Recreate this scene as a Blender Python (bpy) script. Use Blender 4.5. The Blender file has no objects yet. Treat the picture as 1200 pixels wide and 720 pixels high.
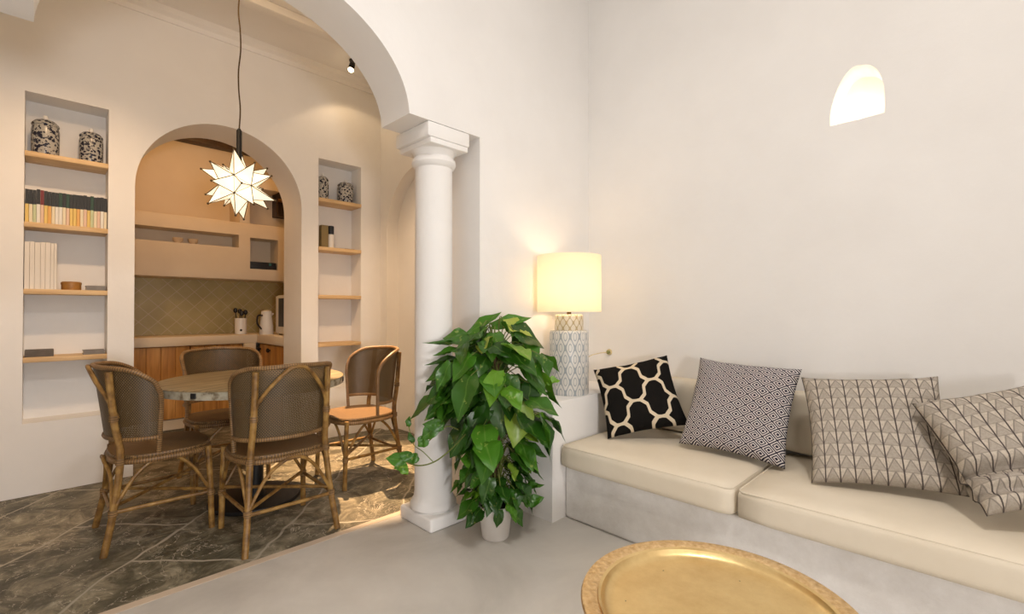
import bpy, bmesh, math, random
from mathutils import Vector, Matrix, Euler
PI = math.pi
random.seed(11)
scene = bpy.context.scene
col = scene.collection

# ------------------------------------------------------------------ node helpers
class V:
    """a socket that understands arithmetic"""
    def __init__(s, nt, sock): s.nt, s.k = nt, sock
    def op(s, name, b=None, c=None):
        n = s.nt.nodes.new('ShaderNodeMath'); n.operation = name
        for i, q in enumerate((s, b, c)):
            if q is None: continue
            if isinstance(q, V): s.nt.links.new(q.k, n.inputs[i])
            else: n.inputs[i].default_value = q
        return V(s.nt, n.outputs[0])
    def __add__(s, o): return s.op('ADD', o)
    def __sub__(s, o): return s.op('SUBTRACT', o)
    def __mul__(s, o): return s.op('MULTIPLY', o)
    def lt(s, o): return s.op('LESS_THAN', o)
    def gt(s, o): return s.op('GREATER_THAN', o)
    def fr(s): return s.op('FRACT')
    def ab(s): return s.op('ABSOLUTE')
    def mx(s, o): return s.op('MAXIMUM', o)
    def mn(s, o): return s.op('MINIMUM', o)
    def cos(s): return s.op('COSINE')
    def neg(s): return s.op('MULTIPLY', -1.0)

class Mat:
    def __init__(s, name, color=(.8, .8, .8), rough=.6, metal=0., spec=.5):
        s.m = bpy.data.materials.new(name); s.m.use_nodes = True
        s.nt = s.m.node_tree; s.b = s.nt.nodes['Principled BSDF']
        s.out = s.nt.nodes['Material Output']
        s.b.inputs['Base Color'].default_value = (*color, 1)
        s.b.inputs['Roughness'].default_value = rough
        s.b.inputs['Metallic'].default_value = metal
        s.b.inputs['Specular IOR Level'].default_value = spec
    def new(s, t): return s.nt.nodes.new(t)
    def link(s, a, b): s.nt.links.new(a.k if isinstance(a, V) else a, b)
    def uv(s):
        n = s.new('ShaderNodeUVMap'); x = s.new('ShaderNodeSeparateXYZ')
        s.link(n.outputs[0], x.inputs[0])
        return V(s.nt, x.outputs[0]), V(s.nt, x.outputs[1])
    def obj(s):
        n = s.new('ShaderNodeTexCoord'); return n.outputs['Object']
    def mapping(s, vec, scale=(1, 1, 1), rot=(0, 0, 0)):
        n = s.new('ShaderNodeMapping'); n.inputs['Scale'].default_value = scale
        n.inputs['Rotation'].default_value = rot
        s.link(vec, n.inputs[0]); return n.outputs[0]
    def noise(s, scale, vec=None, detail=4, rough=.55, dist=0.):
        n = s.new('ShaderNodeTexNoise'); n.inputs['Scale'].default_value = scale
        n.inputs['Detail'].default_value = detail; n.inputs['Roughness'].default_value = rough
        n.inputs['Distortion'].default_value = dist
        s.link(vec if vec is not None else s.obj(), n.inputs['Vector'])
        return V(s.nt, n.outputs[0])
    def ramp(s, fac, stops):
        n = s.new('ShaderNodeValToRGB'); e = n.color_ramp.elements
        while len(e) < len(stops): e.new(.5)
        for q, (p, c) in zip(e, stops): q.position = p; q.color = (*c, 1)
        s.link(fac, n.inputs[0]); return n.outputs[0]
    def mix(s, fac, a, b, mode='MIX'):
        n = s.new('ShaderNodeMix'); n.data_type = 'RGBA'; n.blend_type = mode
        for sock, q in ((n.inputs[0], fac), (n.inputs[6], a), (n.inputs[7], b)):
            if isinstance(q, V): s.link(q, sock)
            elif isinstance(q, (int, float)): sock.default_value = q
            elif isinstance(q, tuple): sock.default_value = (*q, 1)
            else: s.link(q, sock)
        return n.outputs[2]
    def color(s, c): s.link(c, s.b.inputs['Base Color']); return s
    def bump(s, h, strength=.2, dist=.01):
        n = s.new('ShaderNodeBump'); n.inputs['Strength'].default_value = strength
        n.inputs['Distance'].default_value = dist
        s.link(h, n.inputs['Height']); s.link(n.outputs[0], s.b.inputs['Normal']); return s
    def holes(s, mask):
        t = s.new('ShaderNodeBsdfTransparent'); x = s.new('ShaderNodeMixShader')
        s.link(mask, x.inputs[0]); s.link(s.b.outputs[0], x.inputs[1]); s.link(t.outputs[0], x.inputs[2])
        s.link(x.outputs[0], s.out.inputs[0]); return s
    def emit(s, color, strength):
        s.b.inputs['Emission Color'].default_value = (*color, 1)
        s.b.inputs['Emission Strength'].default_value = strength; return s

M = {}
def simple(key, color, rough=.6, metal=0., spec=.5, var=0., scale=20):
    m = Mat(key, color, rough, metal, spec)
    if var:
        n = m.noise(scale)
        m.color(m.ramp(n, [(.3, tuple(c*(1-var) for c in color)), (.7, tuple(min(1, c*(1+var)) for c in color))]))
    M[key] = m.m; return m

def build_materials():
    m = Mat('plaster', rough=.75, spec=.25); n = m.noise(2.2); n2 = m.noise(9, detail=6)
    m.color(m.ramp(n, [(.3, (.80, .785, .765)), (.7, (.84, .828, .81))])); m.bump(n2, .18, .012); M['plaster'] = m.m
    m = Mat('cream_plaster', rough=.7, spec=.25); n = m.noise(2.2); n2 = m.noise(9, detail=6)
    m.color(m.ramp(n, [(.3, (.70, .60, .465)), (.7, (.745, .65, .515))])); m.bump(n2, .18, .012); M['cream_plaster'] = m.m
    m = Mat('cement_wash', rough=.7, spec=.25); n = m.noise(5, detail=8, rough=.7); n2 = m.noise(14, detail=6)
    m.color(m.ramp(n, [(.3, (.68, .65, .615)), (.62, (.83, .81, .785))])); m.bump(n2, .35, .012); M['cement_wash'] = m.m
    m = Mat('polished_cement', rough=.42, spec=.4); n = m.noise(1.7, detail=8, rough=.62, dist=.4); n2 = m.noise(30)
    m.color(m.ramp(n, [(.25, (.44, .415, .375)), (.5, (.56, .53, .485)), (.75, (.66, .63, .58))])); m.bump(n2, .05, .004)
    M['polished_cement'] = m.m
    # stone slabs
    m = Mat('stone_slabs', rough=.5, spec=.4)
    o = m.obj()
    w = m.new('ShaderNodeTexNoise'); w.inputs['Scale'].default_value = 2.2; w.inputs['Detail'].default_value = 3; m.link(o, w.inputs['Vector'])
    vm = m.new('ShaderNodeVectorMath'); vm.operation = 'MULTIPLY_ADD'; m.link(w.outputs[1], vm.inputs[0]); vm.inputs[1].default_value = (.16, .16, 0); m.link(o, vm.inputs[2])
    bvec = m.mapping(vm.outputs[0], (1, 1, 1), (0, 0, math.radians(-47)))
    br = m.new('ShaderNodeTexBrick'); m.link(bvec, br.inputs['Vector'])
    br.inputs['Scale'].default_value = 1.; br.inputs['Brick Width'].default_value = .92; br.inputs['Row Height'].default_value = .56
    br.inputs['Mortar Size'].default_value = .009; br.inputs['Mortar Smooth'].default_value = .6; br.offset = .42
    br.inputs['Color1'].default_value = (0, 0, 0, 1); br.inputs['Color2'].default_value = (1, 1, 1, 1)
    n = m.noise(6, vec=m.mapping(o, (1, 1, 1)), detail=10, rough=.72, dist=1.0)
    n3 = m.noise(1.4, detail=3)
    base = m.ramp(n, [(.28, (.040, .037, .027)), (.46, (.108, .10, .078)), (.58, (.25, .232, .19)), (.72, (.48, .45, .39))])
    tint = m.mix(br.outputs[0], (.62, .62, .58), (1.25, 1.2, 1.1))
    c = m.mix(1., base, tint, 'MULTIPLY')
    big = m.ramp(n3, [(.35, (.7, .72, .66)), (.65, (1.3, 1.25, 1.15))])
    c = m.mix(1., c, big, 'MULTIPLY')
    vn = m.noise(3.1, detail=6, rough=.6, dist=1.6)
    vein = (vn - .5).ab().lt(.0045)
    c = m.mix(vein * .8, c, (.48, .43, .34))
    c = m.mix(br.outputs[1], c, (.40, .36, .285))
    m.color(c); m.bump(n, .35, .012); M['stone_slabs'] = m.m
    simple('threshold', (.58, .47, .36), .6, var=.06, scale=8)
    # pine
    m = Mat('pine', rough=.55); o = m.obj()
    n = m.noise(4, m.mapping(o, (1.2, 14, 14)), detail=5)
    m.color(m.ramp(n, [(.3, (.56, .36, .17)), (.7, (.74, .53, .29))])); M['pine'] = m.m
    m = Mat('cabinet_wood', rough=.5); o = m.obj()
    n = m.noise(3, m.mapping(o, (9, 9, .7)), detail=6, dist=.6)
    m.color(m.ramp(n, [(.3, (.32, .13, .025)), (.55, (.52, .25, .055)), (.75, (.64, .34, .09))])); M['cabinet_wood'] = m.m
    m = Mat('table_wood', rough=.5); o = m.obj()
    n = m.noise(3, m.mapping(o, (1.5, 16, 6)), detail=6, dist=.5)
    x = m.new('ShaderNodeSeparateXYZ'); m.link(o, x.inputs[0]); y = V(m.nt, x.outputs[1])
    seam = ((y * 8.5).fr() - .5).ab().gt(.475)
    c = m.ramp(n, [(.3, (.13, .095, .045)), (.55, (.25, .185, .095)), (.75, (.38, .295, .165))])
    m.color(m.mix(seam * .7, c, (.04, .028, .016))); M['table_wood'] = m.m
    m = Mat('table_edge_paint', rough=.7); n = m.noise(22, detail=6)
    m.color(m.ramp(n, [(.36, (.16, .125, .075)), (.5, (.36, .33, .25)), (.7, (.46, .43, .34))])); M['table_edge_paint'] = m.m
    simple('black_iron', (.012, .012, .013), .5, .3)
    simple('dark_wood', (.05, .025, .012), .5, var=.3)
    # rattan
    m = Mat('rattan_pole', rough=.45); n = m.noise(18, detail=6)
    m.color(m.ramp(n, [(.3, (.085, .038, .009)), (.5, (.24, .125, .030)), (.72, (.42, .25, .070))])); M['rattan_pole'] = m.m
    m = Mat('rattan_wrap', rough=.5); u, v = m.uv()
    s_ = ((u * 90.).fr() - .5).ab()
    n = m.noise(14)
    c = m.ramp(n, [(.3, (.15, .075, .024)), (.7, (.34, .20, .08))])
    m.color(m.mix(s_.gt(.38), c, (.055, .03, .012))); M['rattan_wrap'] = m.m
    for key, hole, dark, light in (('cane_weave', .11, (.020, .012, .005), (.15, .095, .038)), ('seat_weave', 0, (.075, .043, .017), (.24, .135, .050))):
        m = Mat(key, rough=.5); u, v = m.uv()
        fu = (u * 140.).fr(); fv = (v * 140.).fr()
        chk = ((u * 70.).fr() - .5) * ((v * 70.).fr() - .5)
        n = m.noise(9, detail=5)
        c = m.mix(chk.gt(0.), dark, light)
        c = m.mix(n.gt(.52) * .35, c, tuple(q*.6 for q in light))
        m.color(c)
        if hole:
            g = (fu - .5).ab().gt(.5 - hole) * (fv - .5).ab().gt(.5 - hole)
            m.holes(g)
        M[key] = m.m
    # textiles
    m = Mat('cream_canvas', rough=.9, spec=.1); n = m.noise(160, detail=2); n2 = m.noise(4)
    m.color(m.ramp(n2, [(.3, (.70, .62, .49)), (.7, (.755, .68, .555))])); m.bump(n, .12, .002); M['cream_canvas'] = m.m
    m = Mat('trellis_fabric', rough=.95, spec=.05); u, v = m.uv()
    up, vp = u * 1.95 + .12, v * 1.95 + .30
    p, q = vp + up, vp - up
    def wig(t): return ((t * (2*PI)).op('SINE') * 1.35).mx(-1.).mn(1.) * -.10
    lp = (p + .5 - wig(q)).fr() - .5
    lq = (q + .5 - wig(p)).fr() - .5
    line = lp.ab().mn(lq.ab()).lt(.062)
    n = m.noise(220, detail=2)
    c = m.mix(line, (.011, .010, .009), (.66, .56, .41)); m.color(c); m.bump(n, .6, .004); M['trellis_fabric'] = m.m
    m = Mat('diamond_fabric', rough=.95, spec=.05); u, v = m.uv()
    p, q = u * 7.5 + v * 9., u * 7.5 - v * 9.
    d = (p.fr() - .5).ab().mx((q.fr() - .5).ab())
    ring = d.lt(.13) + d.gt(.225) * d.lt(.335) + d.gt(.435)
    c = m.mix(ring.mn(1.), (.62, .58, .56), (.028, .026, .040)); m.color(c); M['diamond_fabric'] = m.m
    m = Mat('triangle_fabric', rough=.95, spec=.05); u, v = m.uv()
    cu, cv = (u * 9.5).fr(), (v * 9.5).fr()
    tri = ((cu - .5).ab() * 2. + cv).lt(1.)
    tri2 = ((cu - .5).ab() * 2. + cv).lt(.55)
    n = m.noise(120, detail=3)
    edge = ((cu - .5).ab() * 2. + cv - 1.).ab().lt(.09)
    c = m.mix(tri, (.54, .48, .40), (.40, .355, .30))
    c = m.mix(n.gt(.5) * .22, c, (.22, .19, .16))
    c = m.mix(edge * .75, c, (.20, .175, .155))
    c = m.mix((cv - .5).ab().gt(.46) * .5, c, (.22, .19, .165))
    c = m.mix((cu - .5).ab().gt(.452), c, (.085, .07, .065)); m.color(c); M['triangle_fabric'] = m.m
    # brass
    m = Mat('brass', rough=.33, metal=1.); n = m.noise(6, detail=8, rough=.7); n2 = m.noise(55, detail=4)
    m.color(m.ramp(n, [(.3, (.72, .50, .22)), (.6, (.86, .66, .33)), (.8, (.82, .70, .46))]))
    r = m.new('ShaderNodeMapRange'); m.link(n, r.inputs[0]); r.inputs[3].default_value = .26; r.inputs[4].default_value = .5
    m.link(r.outputs[0], m.b.inputs['Roughness']); m.bump(n2, .25, .003); M['brass'] = m.m
    m = Mat('brass_hammered', rough=.42, metal=1.); n2 = m.noise(70, detail=5)
    m.color(m.ramp(n2, [(.3, (.68, .44, .20)), (.7, (.92, .70, .40))])); m.bump(n2, .7, .006); M['brass_hammered'] = m.m
    # ceramics
    simple('white_ceramic', (.82, .80, .76), .3)
    simple('pot_plastic', (.80, .77, .74), .45)
    simple('soil', (.03, .018, .01), .9, var=.4)
    m = Mat('lamp_ceramic', rough=.35); u, v = m.uv()
    a = (u * (2*PI*13)); b = (v * (2*PI*4.6))
    f = a.cos() + b.cos()
    line = f.ab().lt(.30) + (f - 1.45).ab().lt(.14) + (f + 1.45).ab().lt(.14)
    m.color(m.mix(line.mn(1.), (.66, .64, .60), (.33, .36, .38))); M['lamp_ceramic'] = m.m
    m = Mat('lamp_neck', rough=.35); u, v = m.uv()
    f = (u * (2*PI*13)).cos() + (v * (2*PI*4.)).cos()
    m.color(m.mix(f.ab().lt(.4), (.80, .74, .62), (.52, .42, .24))); M['lamp_neck'] = m.m
    m = Mat('lamp_shade', (.85, .80, .68), rough=.9, spec=.05)
    t = m.new('ShaderNodeBsdfTranslucent'); t.inputs[0].default_value = (.93, .88, .76, 1)
    x = m.new('ShaderNodeMixShader'); x.inputs[0].default_value = .6
    m.link(m.b.outputs[0], x.inputs[1]); m.link(t.outputs[0], x.inputs[2]); m.link(x.outputs[0], m.out.inputs[0])
    m.emit((1., .88, .66), .2); M['lamp_shade'] = m.m
    m = Mat('bulb_glow', (1, .9, .7)); m.emit((1., .78, .48), 14); M['bulb_glow'] = m.m
    m = Mat('niche_bulb', (1, .9, .7)); m.emit((1., .84, .60), 6); M['niche_bulb'] = m.m
    m = Mat('star_glass', (.9, .85, .72), rough=.3); m.emit((1., .82, .55), .78); M['star_glass'] = m.m
    simple('antique_brass', (.10, .065, .03), .45, .8)
    for key, sc, th in (('floral_porcelain', 34, .20), ('scroll_porcelain', 46, .24)):
        m = Mat(key, rough=.25); vo = m.new('ShaderNodeTexVoronoi'); vo.inputs['Scale'].default_value = sc; m.link(m.obj(), vo.inputs['Vector'])
        d = V(m.nt, vo.outputs['Distance']); n = m.noise(60, detail=2)
        msk = d.lt(th*1.65) + n.gt(.56)
        m.color(m.mix(msk.mn(1.), (.40, .385, .35), (.014, .016, .035))); M[key] = m.m
    simple('blue_band', (.05, .055, .10), .3)
    # tiles : diagonal grid
    m = Mat('olive_tiles', rough=.35); o = m.obj(); x = m.new('ShaderNodeSeparateXYZ'); m.link(o, x.inputs[0])
    px, pz = V(m.nt, x.outputs[0]), V(m.nt, x.outputs[2])
    g = (((px + pz) * 6.2).fr() - .5).ab().mx((((px - pz) * 6.2).fr() - .5).ab())
    n = m.noise(5)
    c = m.ramp(n, [(.3, (.37, .30, .125)), (.7, (.46, .38, .175))])
    m.color(m.mix(g.gt(.472), c, (.52, .43, .27))); M['olive_tiles'] = m.m
    # leaf
    m = Mat('leaf', rough=.34, spec=.5); u, v = m.uv()
    at = m.new('ShaderNodeVertexColor'); at.layer_name = 'tone'
    sp = m.new('ShaderNodeSeparateColor'); m.link(at.outputs[0], sp.inputs[0]); rnd = V(m.nt, sp.outputs[0])
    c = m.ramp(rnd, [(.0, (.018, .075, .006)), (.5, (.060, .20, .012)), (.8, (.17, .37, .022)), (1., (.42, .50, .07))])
    n = m.noise(26, detail=3)
    c = m.mix(n.gt(.66) * .5, c, (.36, .42, .10))
    c = m.mix((u - .5).ab().lt(.03) * .3, c, (.20, .34, .06))
    m.color(c)
    t = m.new('ShaderNodeBsdfTranslucent'); m.link(c, t.inputs[0])
    x = m.new('ShaderNodeMixShader'); x.inputs[0].default_value = .22
    m.link(m.b.outputs[0], x.inputs[1]); m.link(t.outputs[0], x.inputs[2]); m.link(x.outputs[0], m.out.inputs[0]); M['leaf'] = m.m
    simple('vine_stem', (.13, .16, .03), .6)
    simple('moss_pole', (.09, .05, .02), .9, var=.5, scale=60)
    # sundries
    simple('book_black', (.012, .014, .016), .5); simple('book_red', (.16, .012, .014), .5); simple('book_green', (.012, .05, .03), .5)
    for k, c in (('yellow', (.72, .52, .16)), ('cream', (.74, .66, .48)), ('pale_green', (.50, .55, .34)), ('pink', (.70, .50, .38)), ('white', (.74, .72, .66)), ('orange', (.72, .40, .12))):
        simple('spine_'+k, c, .6)
    simple('paper_white', (.74, .69, .62), .6, var=.03, scale=3)
    simple('page', (.72, .66, .54), .8)
    simple('grey_cloth', (.20, .19, .18), .7, var=.15)
    simple('dark_cloth', (.10, .085, .07), .7, var=.2)
    simple('box_wood', (.34, .16, .035), .45, var=.25)
    simple('olive_card', (.23, .17, .07), .6)
    simple('navy', (.010, .015, .025), .5)
    simple('teal', (.03, .16, .17), .5)
    simple('socket_plastic', (.62, .52, .30), .4); simple('plug_green', (.22, .22, .06), .5)
    simple('black_plastic', (.015, .013, .012), .4)
    simple('clear_glass', (.62, .5, .36), .15)
    simple('white_paint', (.78, .76, .72), .45)
    m = Mat('window_glass', (1, 1, 1), .02); g = m.new('ShaderNodeBsdfTransparent'); m.link(g.outputs[0], m.out.inputs[0]); M['window_glass'] = m.m
build_materials()

# ------------------------------------------------------------------ mesh helpers
class MB:
    def __init__(s):
        s.bm = bmesh.new(); s.uvl = s.bm.loops.layers.uv.new('UVMap'); s.mi = 0
    def face(s, vs, uvs=None, mi=None, smooth=True):
        try: f = s.bm.faces.new(vs)
        except ValueError: return None
        f.smooth = smooth; f.material_index = s.mi if mi is None else mi
        if uvs:
            for l, q in zip(f.loops, uvs): l[s.uvl].uv = q
        return f
    def box(s, a, b, bevel=0., seg=2, mat=None):
        lo = Vector((min(a[i], b[i]) for i in range(3))); hi = Vector((max(a[i], b[i]) for i in range(3)))
        t = bmesh.new(); bmesh.ops.create_cube(t, size=1)
        for v in t.verts: v.co = Vector((lo[i] + (v.co[i] + .5) * (hi[i] - lo[i]) for i in range(3)))
        if bevel: bmesh.ops.bevel(t, geom=t.edges[:], offset=bevel, segments=seg, profile=.5, affect='EDGES')
        s.merge(t, mat); return s
    def merge(s, t, mat=None):
        mp = {}
        for v in t.verts:
            co = v.co.copy()
            if mat is not None: co = mat @ co
            mp[v] = s.bm.verts.new(co)
        for f in t.faces: s.face([mp[v] for v in f.verts], smooth=True)
        t.free()
    def prism(s, prof, axis, a, b):
        """prof: list of 2d points; axis 'Y': (x,z) ; 'X': (y,z) ; 'Z': (x,y)"""
        def P(p, t): return {'Y': (p[0], t, p[1]), 'X': (t, p[0], p[1]), 'Z': (p[0], p[1], t)}[axis]
        A = [s.bm.verts.new(P(p, a)) for p in prof]; B = [s.bm.verts.new(P(p, b)) for p in prof]
        n = len(prof)
        s.face(A[::-1]); s.face(B)
        for i in range(n): s.face([A[i], A[(i+1) % n], B[(i+1) % n], B[i]])
        return s
    def lathe(s, prof, c=(0, 0, 0), seg=40, axis=None):
        rings = []; c = Vector(c)
        L = [0.]
        for i in range(1, len(prof)): L.append(L[-1] + math.hypot(prof[i][0]-prof[i-1][0], prof[i][1]-prof[i-1][1]))
        tot = L[-1] or 1
        for r, z in prof:
            if r < 1e-6: rings.append([s.bm.verts.new(c + Vector((0, 0, z)))])
            else: rings.append([s.bm.verts.new(c + Vector((r*math.cos(2*PI*k/seg), r*math.sin(2*PI*k/seg), z))) for k in range(seg)])
        for i in range(len(prof)-1):
            A, B = rings[i], rings[i+1]; va, vb = L[i]/tot, L[i+1]/tot
            for k in range(seg):
                k2 = (k+1) % seg; u0, u1 = k/seg, (k+1)/seg
                if len(A) == 1 and len(B) == 1: continue
                if len(A) == 1: s.face([A[0], B[k2], B[k]], [(u0, va), (u1, vb), (u0, vb)])
                elif len(B) == 1: s.face([A[k], A[k2], B[0]], [(u0, va), (u1, va), (u0, vb)])
                else: s.face([A[k], A[k2], B[k2], B[k]], [(u0, va), (u1, va), (u1, vb), (u0, vb)])
        return s
    def tube(s, pts, r, seg=8, closed=False, caps=True):
        pts = [Vector(p) for p in pts]; n = len(pts)
        rad = r if isinstance(r, (list, tuple)) else [r]*n
        T = []
        for i in range(n):
            a = pts[(i-1) % n] if (closed or i > 0) else pts[i]; b = pts[(i+1) % n] if (closed or i < n-1) else pts[i]
            T.append((b-a).normalized())
        up = Vector((0, 0, 1)) if abs(T[0].z) < .9 else Vector((1, 0, 0))
        N = (up - T[0]*up.dot(T[0])).normalized(); rings = []; L = 0.; Ls = []
        for i in range(n):
            if i: 
                N = (N - T[i]*N.dot(T[i])).normalized(); L += (pts[i]-pts[i-1]).length
            Ls.append(L); B = T[i].cross(N)
            rings.append([s.bm.verts.new(pts[i] + (N*math.cos(2*PI*k/seg) + B*math.sin(2*PI*k/seg))*rad[i]) for k in range(seg)])
        m = n if closed else n-1
        for i in range(m):
            A, B = rings[i], rings[(i+1) % n]; la = Ls[i]; lb = Ls[i+1] if i+1 < n else L + (pts[0]-pts[-1]).length
            for k in range(seg):
                k2 = (k+1) % seg
                s.face([A[k], A[k2], B[k2], B[k]], [(la, k/seg), (la, (k+1)/seg), (lb, (k+1)/seg), (lb, k/seg)])
        if caps and not closed: s.face(rings[0][::-1]); s.face(rings[-1])
        return s
    def grid(s, P, uv=None, closed_u=False):
        """P[i][j] points"""
        vs = [[s.bm.verts.new(p) for p in row] for row in P]
        for i in range(len(vs)-1):
            for j in range(len(vs[0])-1):
                s.face([vs[i][j], vs[i+1][j], vs[i+1][j+1], vs[i][j+1]],
                       [uv[i][j], uv[i+1][j], uv[i+1][j+1], uv[i][j+1]] if uv else None)
        return vs
    def build(s, name, mats, parent=None, sharp=35, recalc=True, loc=None):
        if recalc: bmesh.ops.recalc_face_normals(s.bm, faces=s.bm.faces[:])
        me = bpy.data.meshes.new(name); s.bm.to_mesh(me); s.bm.free()
        for m in (mats if isinstance(mats, (list, tuple)) else [mats]): me.materials.append(M[m])
        if sharp: me.set_sharp_from_angle(angle=math.radians(sharp))
        o = bpy.data.objects.new(name, me); col.objects.link(o)
        if parent is not None: o.parent = parent
        if loc is not None: o.location = loc
        return o

def smooth_path(pts, n=8):
    """Catmull-Rom"""
    P = [Vector(p) for p in pts]; P = [P[0]*2-P[1]] + P + [P[-1]*2-P[-2]]; out = []
    for i in range(1, len(P)-2):
        for k in range(n):
            t = k/n; a, b, c, d = P[i-1], P[i], P[i+1], P[i+2]
            out.append(.5*((2*b) + (c-a)*t + (2*a-5*b+4*c-d)*t*t + (3*b-a-3*c+d)*t**3))
    out.append(P[-2]); return out

def tag(o, label, cat, group=None):
    o['label'] = label; o['category'] = cat
    if group: o['group'] = group
    return o
def empty(name, loc, rz=0., label='', cat='', group=None):
    o = bpy.data.objects.new(name, None); col.objects.link(o); o.empty_display_size = .1
    o.location = loc; o.rotation_euler = (0, 0, rz); tag(o, label, cat, group); return o
def copy_tree(o, parent=None):
    c = o.copy(); col.objects.link(c)
    if parent is not None: c.parent = parent; c.matrix_parent_inverse = o.matrix_parent_inverse.copy()
    for ch in [q for q in bpy.data.objects if q.parent is o]: copy_tree(ch, c)
    return c
def struct(o): o['kind'] = 'structure'; return o

def carve(o, cutters, sharp=30):
    for c in cutters:
        md = o.modifiers.new('cut', 'BOOLEAN'); md.operation = 'DIFFERENCE'; md.solver = 'EXACT'; md.object = c
    bpy.context.view_layer.update()
    dg = bpy.context.evaluated_depsgraph_get()
    me = bpy.data.meshes.new_from_object(o.evaluated_get(dg)); o.modifiers.clear()
    old = o.data; o.data = me; me.name = old.name
    for c in cutters: bpy.data.objects.remove(c, do_unlink=True)
    me.set_sharp_from_angle(angle=math.radians(sharp))
    return o
def cutter(build):
    b = MB(); build(b); return b.build('cutter', 'plaster')
def boxcut(a, b): return cutter(lambda m: m.box(a, b))
def arch_profile(x0, x1, zbase, zspring, n=40):
    c, r = (x0+x1)/2, (x1-x0)/2
    return [(x0, zbase)] + [(c - r*math.cos(PI*k/n), zspring + r*math.sin(PI*k/n)) for k in range(n+1)] + [(x1, zbase)]

# ------------------------------------------------------------------ the setting
A0, A1 = 2.04, 2.31         # arcade wall (towards dining room)
B0 = 2.83                   # sofa wall
D0, D1 = 4.25, 4.67         # dining back wall
KY = 6.15                   # kitchen back wall
HL, HD, HK = 3.9, 3.375, 3.08

def wall(name, a, b, mat='plaster'):
    return struct(MB().box(a, b).build(name, mat))

fl = struct(MB().box((-2.8, -2.8, -.1), (3.1, 2.365, 0)).build('floor', 'polished_cement'))
fd = struct(MB().box((-.75, 2.365, -.1), (3.1, 6.3, -.002)).build('floor_dining', 'stone_slabs'))
struct(MB().box((-.6, 2.365, -.02), (1.78, 2.41, .001)).build('trim_1', 'threshold'))

wa = wall('wall_arcade', (-2.8, A0, 0), (3.1, A1, HL))
SP = 2.155
low = [(-.42, -.1), (-.42, SP), (1.78, SP), (1.78, -.1)]
cuts = [cutter(lambda m: m.prism(low, 'Y', A0-.1, A1+.1)),
        cutter(lambda m: m.prism([(-.018, SP-.2)] + [(.647-.665*math.cos(PI*k/56), 2.135+.49*math.sin(PI*k/56)) for k in range(57)] + [(1.312, SP-.2)], 'Y', A0-.12, A1+.12))]
carve(wa, cuts); struct(wa)

wb = wall('wall_right', (B0, -2.8, 0), (3.1, A0-.0005, HL))
slit = []
zc, ap = 2.10, 2.365
yl, yr, ym = .552, .332, .428
n = 10
for k in range(n+1):
    t = k/n; slit.append((yl + (ym+.012-yl)*t**1.25, 2.15 + (ap-2.15)*math.sin(t*PI/2)**.9))
for k in range(1, n+1):
    t = k/n; slit.append((ym - .006 + (yr-ym+.006)*math.sin(t*PI/2)**.85, 2.165 + (ap-.006-2.165)*(1-t**1.9)))
slit = [(yl, zc-.003)] + slit + [(yr, zc+.002)]
carve(wb, [cutter(lambda m: m.prism(slit, 'X', B0-.05, B0+.17))]); struct(wb)

wall('wall_left', (-2.8, -2.8, 0), (-2.6, A0-.0005, HL))
wr = wall('wall_rear', (-2.6, -1.6, 0), (B0, -1.4, HL))
carve(wr, [boxcut((-.36, -1.7, .82), (.10, -1.3, 1.28))]); struct(wr)
b = MB()
for x in (-.36, .07): b.box((x, -1.56, .82), (x+.03, -1.5, 1.28))
for z in (.82, 1.25): b.box((-.36, -1.555, z), (.10, -1.505, z+.03))
wf = struct(b.build('window_1', 'white_paint'))
MB().box((-.33, -1.535, .85), (.07, -1.53, 1.25)).build('window_pane', 'window_glass', wf)
wall('ceiling', (-2.8, -2.8, HL), (3.1, A1, HL+.15))

# dining room
wd = wall('wall_back', (-.75, D0, 0), (2.7, D1, HD+.1))
NL, NR, NB, NT = (-.068, .334), (1.781, 2.192), .455, 2.545
cuts = [cutter(lambda m: m.prism(arch_profile(.478, 1.633, -.1, 2.05), 'Y', D0-.1, D1+.1)),
        boxcut((NL[0], D0-.1, NB), (NL[1], D0+.2, NT)),
        boxcut((NR[0], D0-.1, NB), (NR[1], D0+.2, NT))]
carve(wd, cuts); struct(wd)
wall('wall_dining_left', (-.75, A1+.0005, 0), (-.6, D0-.0005, HD+.1))
wq = wall('wall_dining_right', (2.4, A1+.0005, 0), (2.7, D0-.0005, HD+.1))
carve(wq, [cutter(lambda m: m.prism(arch_profile(3.0, 4.13, -.1, 1.92), 'X', 2.3, 2.52))]); struct(wq)
wall('ceiling_dining', (-.75, A1+.0005, HD), (2.7, D0, HD+.1))
struct(MB().prism([(D0, HD), (D0-.07, HD), (D0-.055, HD-.035), (D0-.02, HD-.05), (D0-.012, HD-.085), (D0, HD-.085)], 'X', -.6, 2.4).build('trim_2', 'plaster'))
struct(MB().box((-.6, 3.60, HD-.06), (2.4, 3.70, HD), .008).build('trim_3', 'plaster'))

# kitchen
wall('wall_kitchen_back', (.1, KY, 0), (2.45, KY+.15, HK+.1), 'cream_plaster')
wall('wall_kitchen_left', (.1, D1+.0005, 0), (.3, KY-.0005, HK+.1), 'cream_plaster')
wall('wall_kitchen_right', (2.3, D1+.0005, 0), (2.45, KY-.0005, HK+.1), 'cream_plaster')
wall('ceiling_kitchen', (.1, D1+.0005, HK), (2.45, KY+.15, HK+.1), 'cream_plaster')
struct(MB().box((.3, KY-.14, HK-.09), (2.3, KY-.001, HK-.001), .006).build('trim_4', 'dark_wood'))

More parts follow.
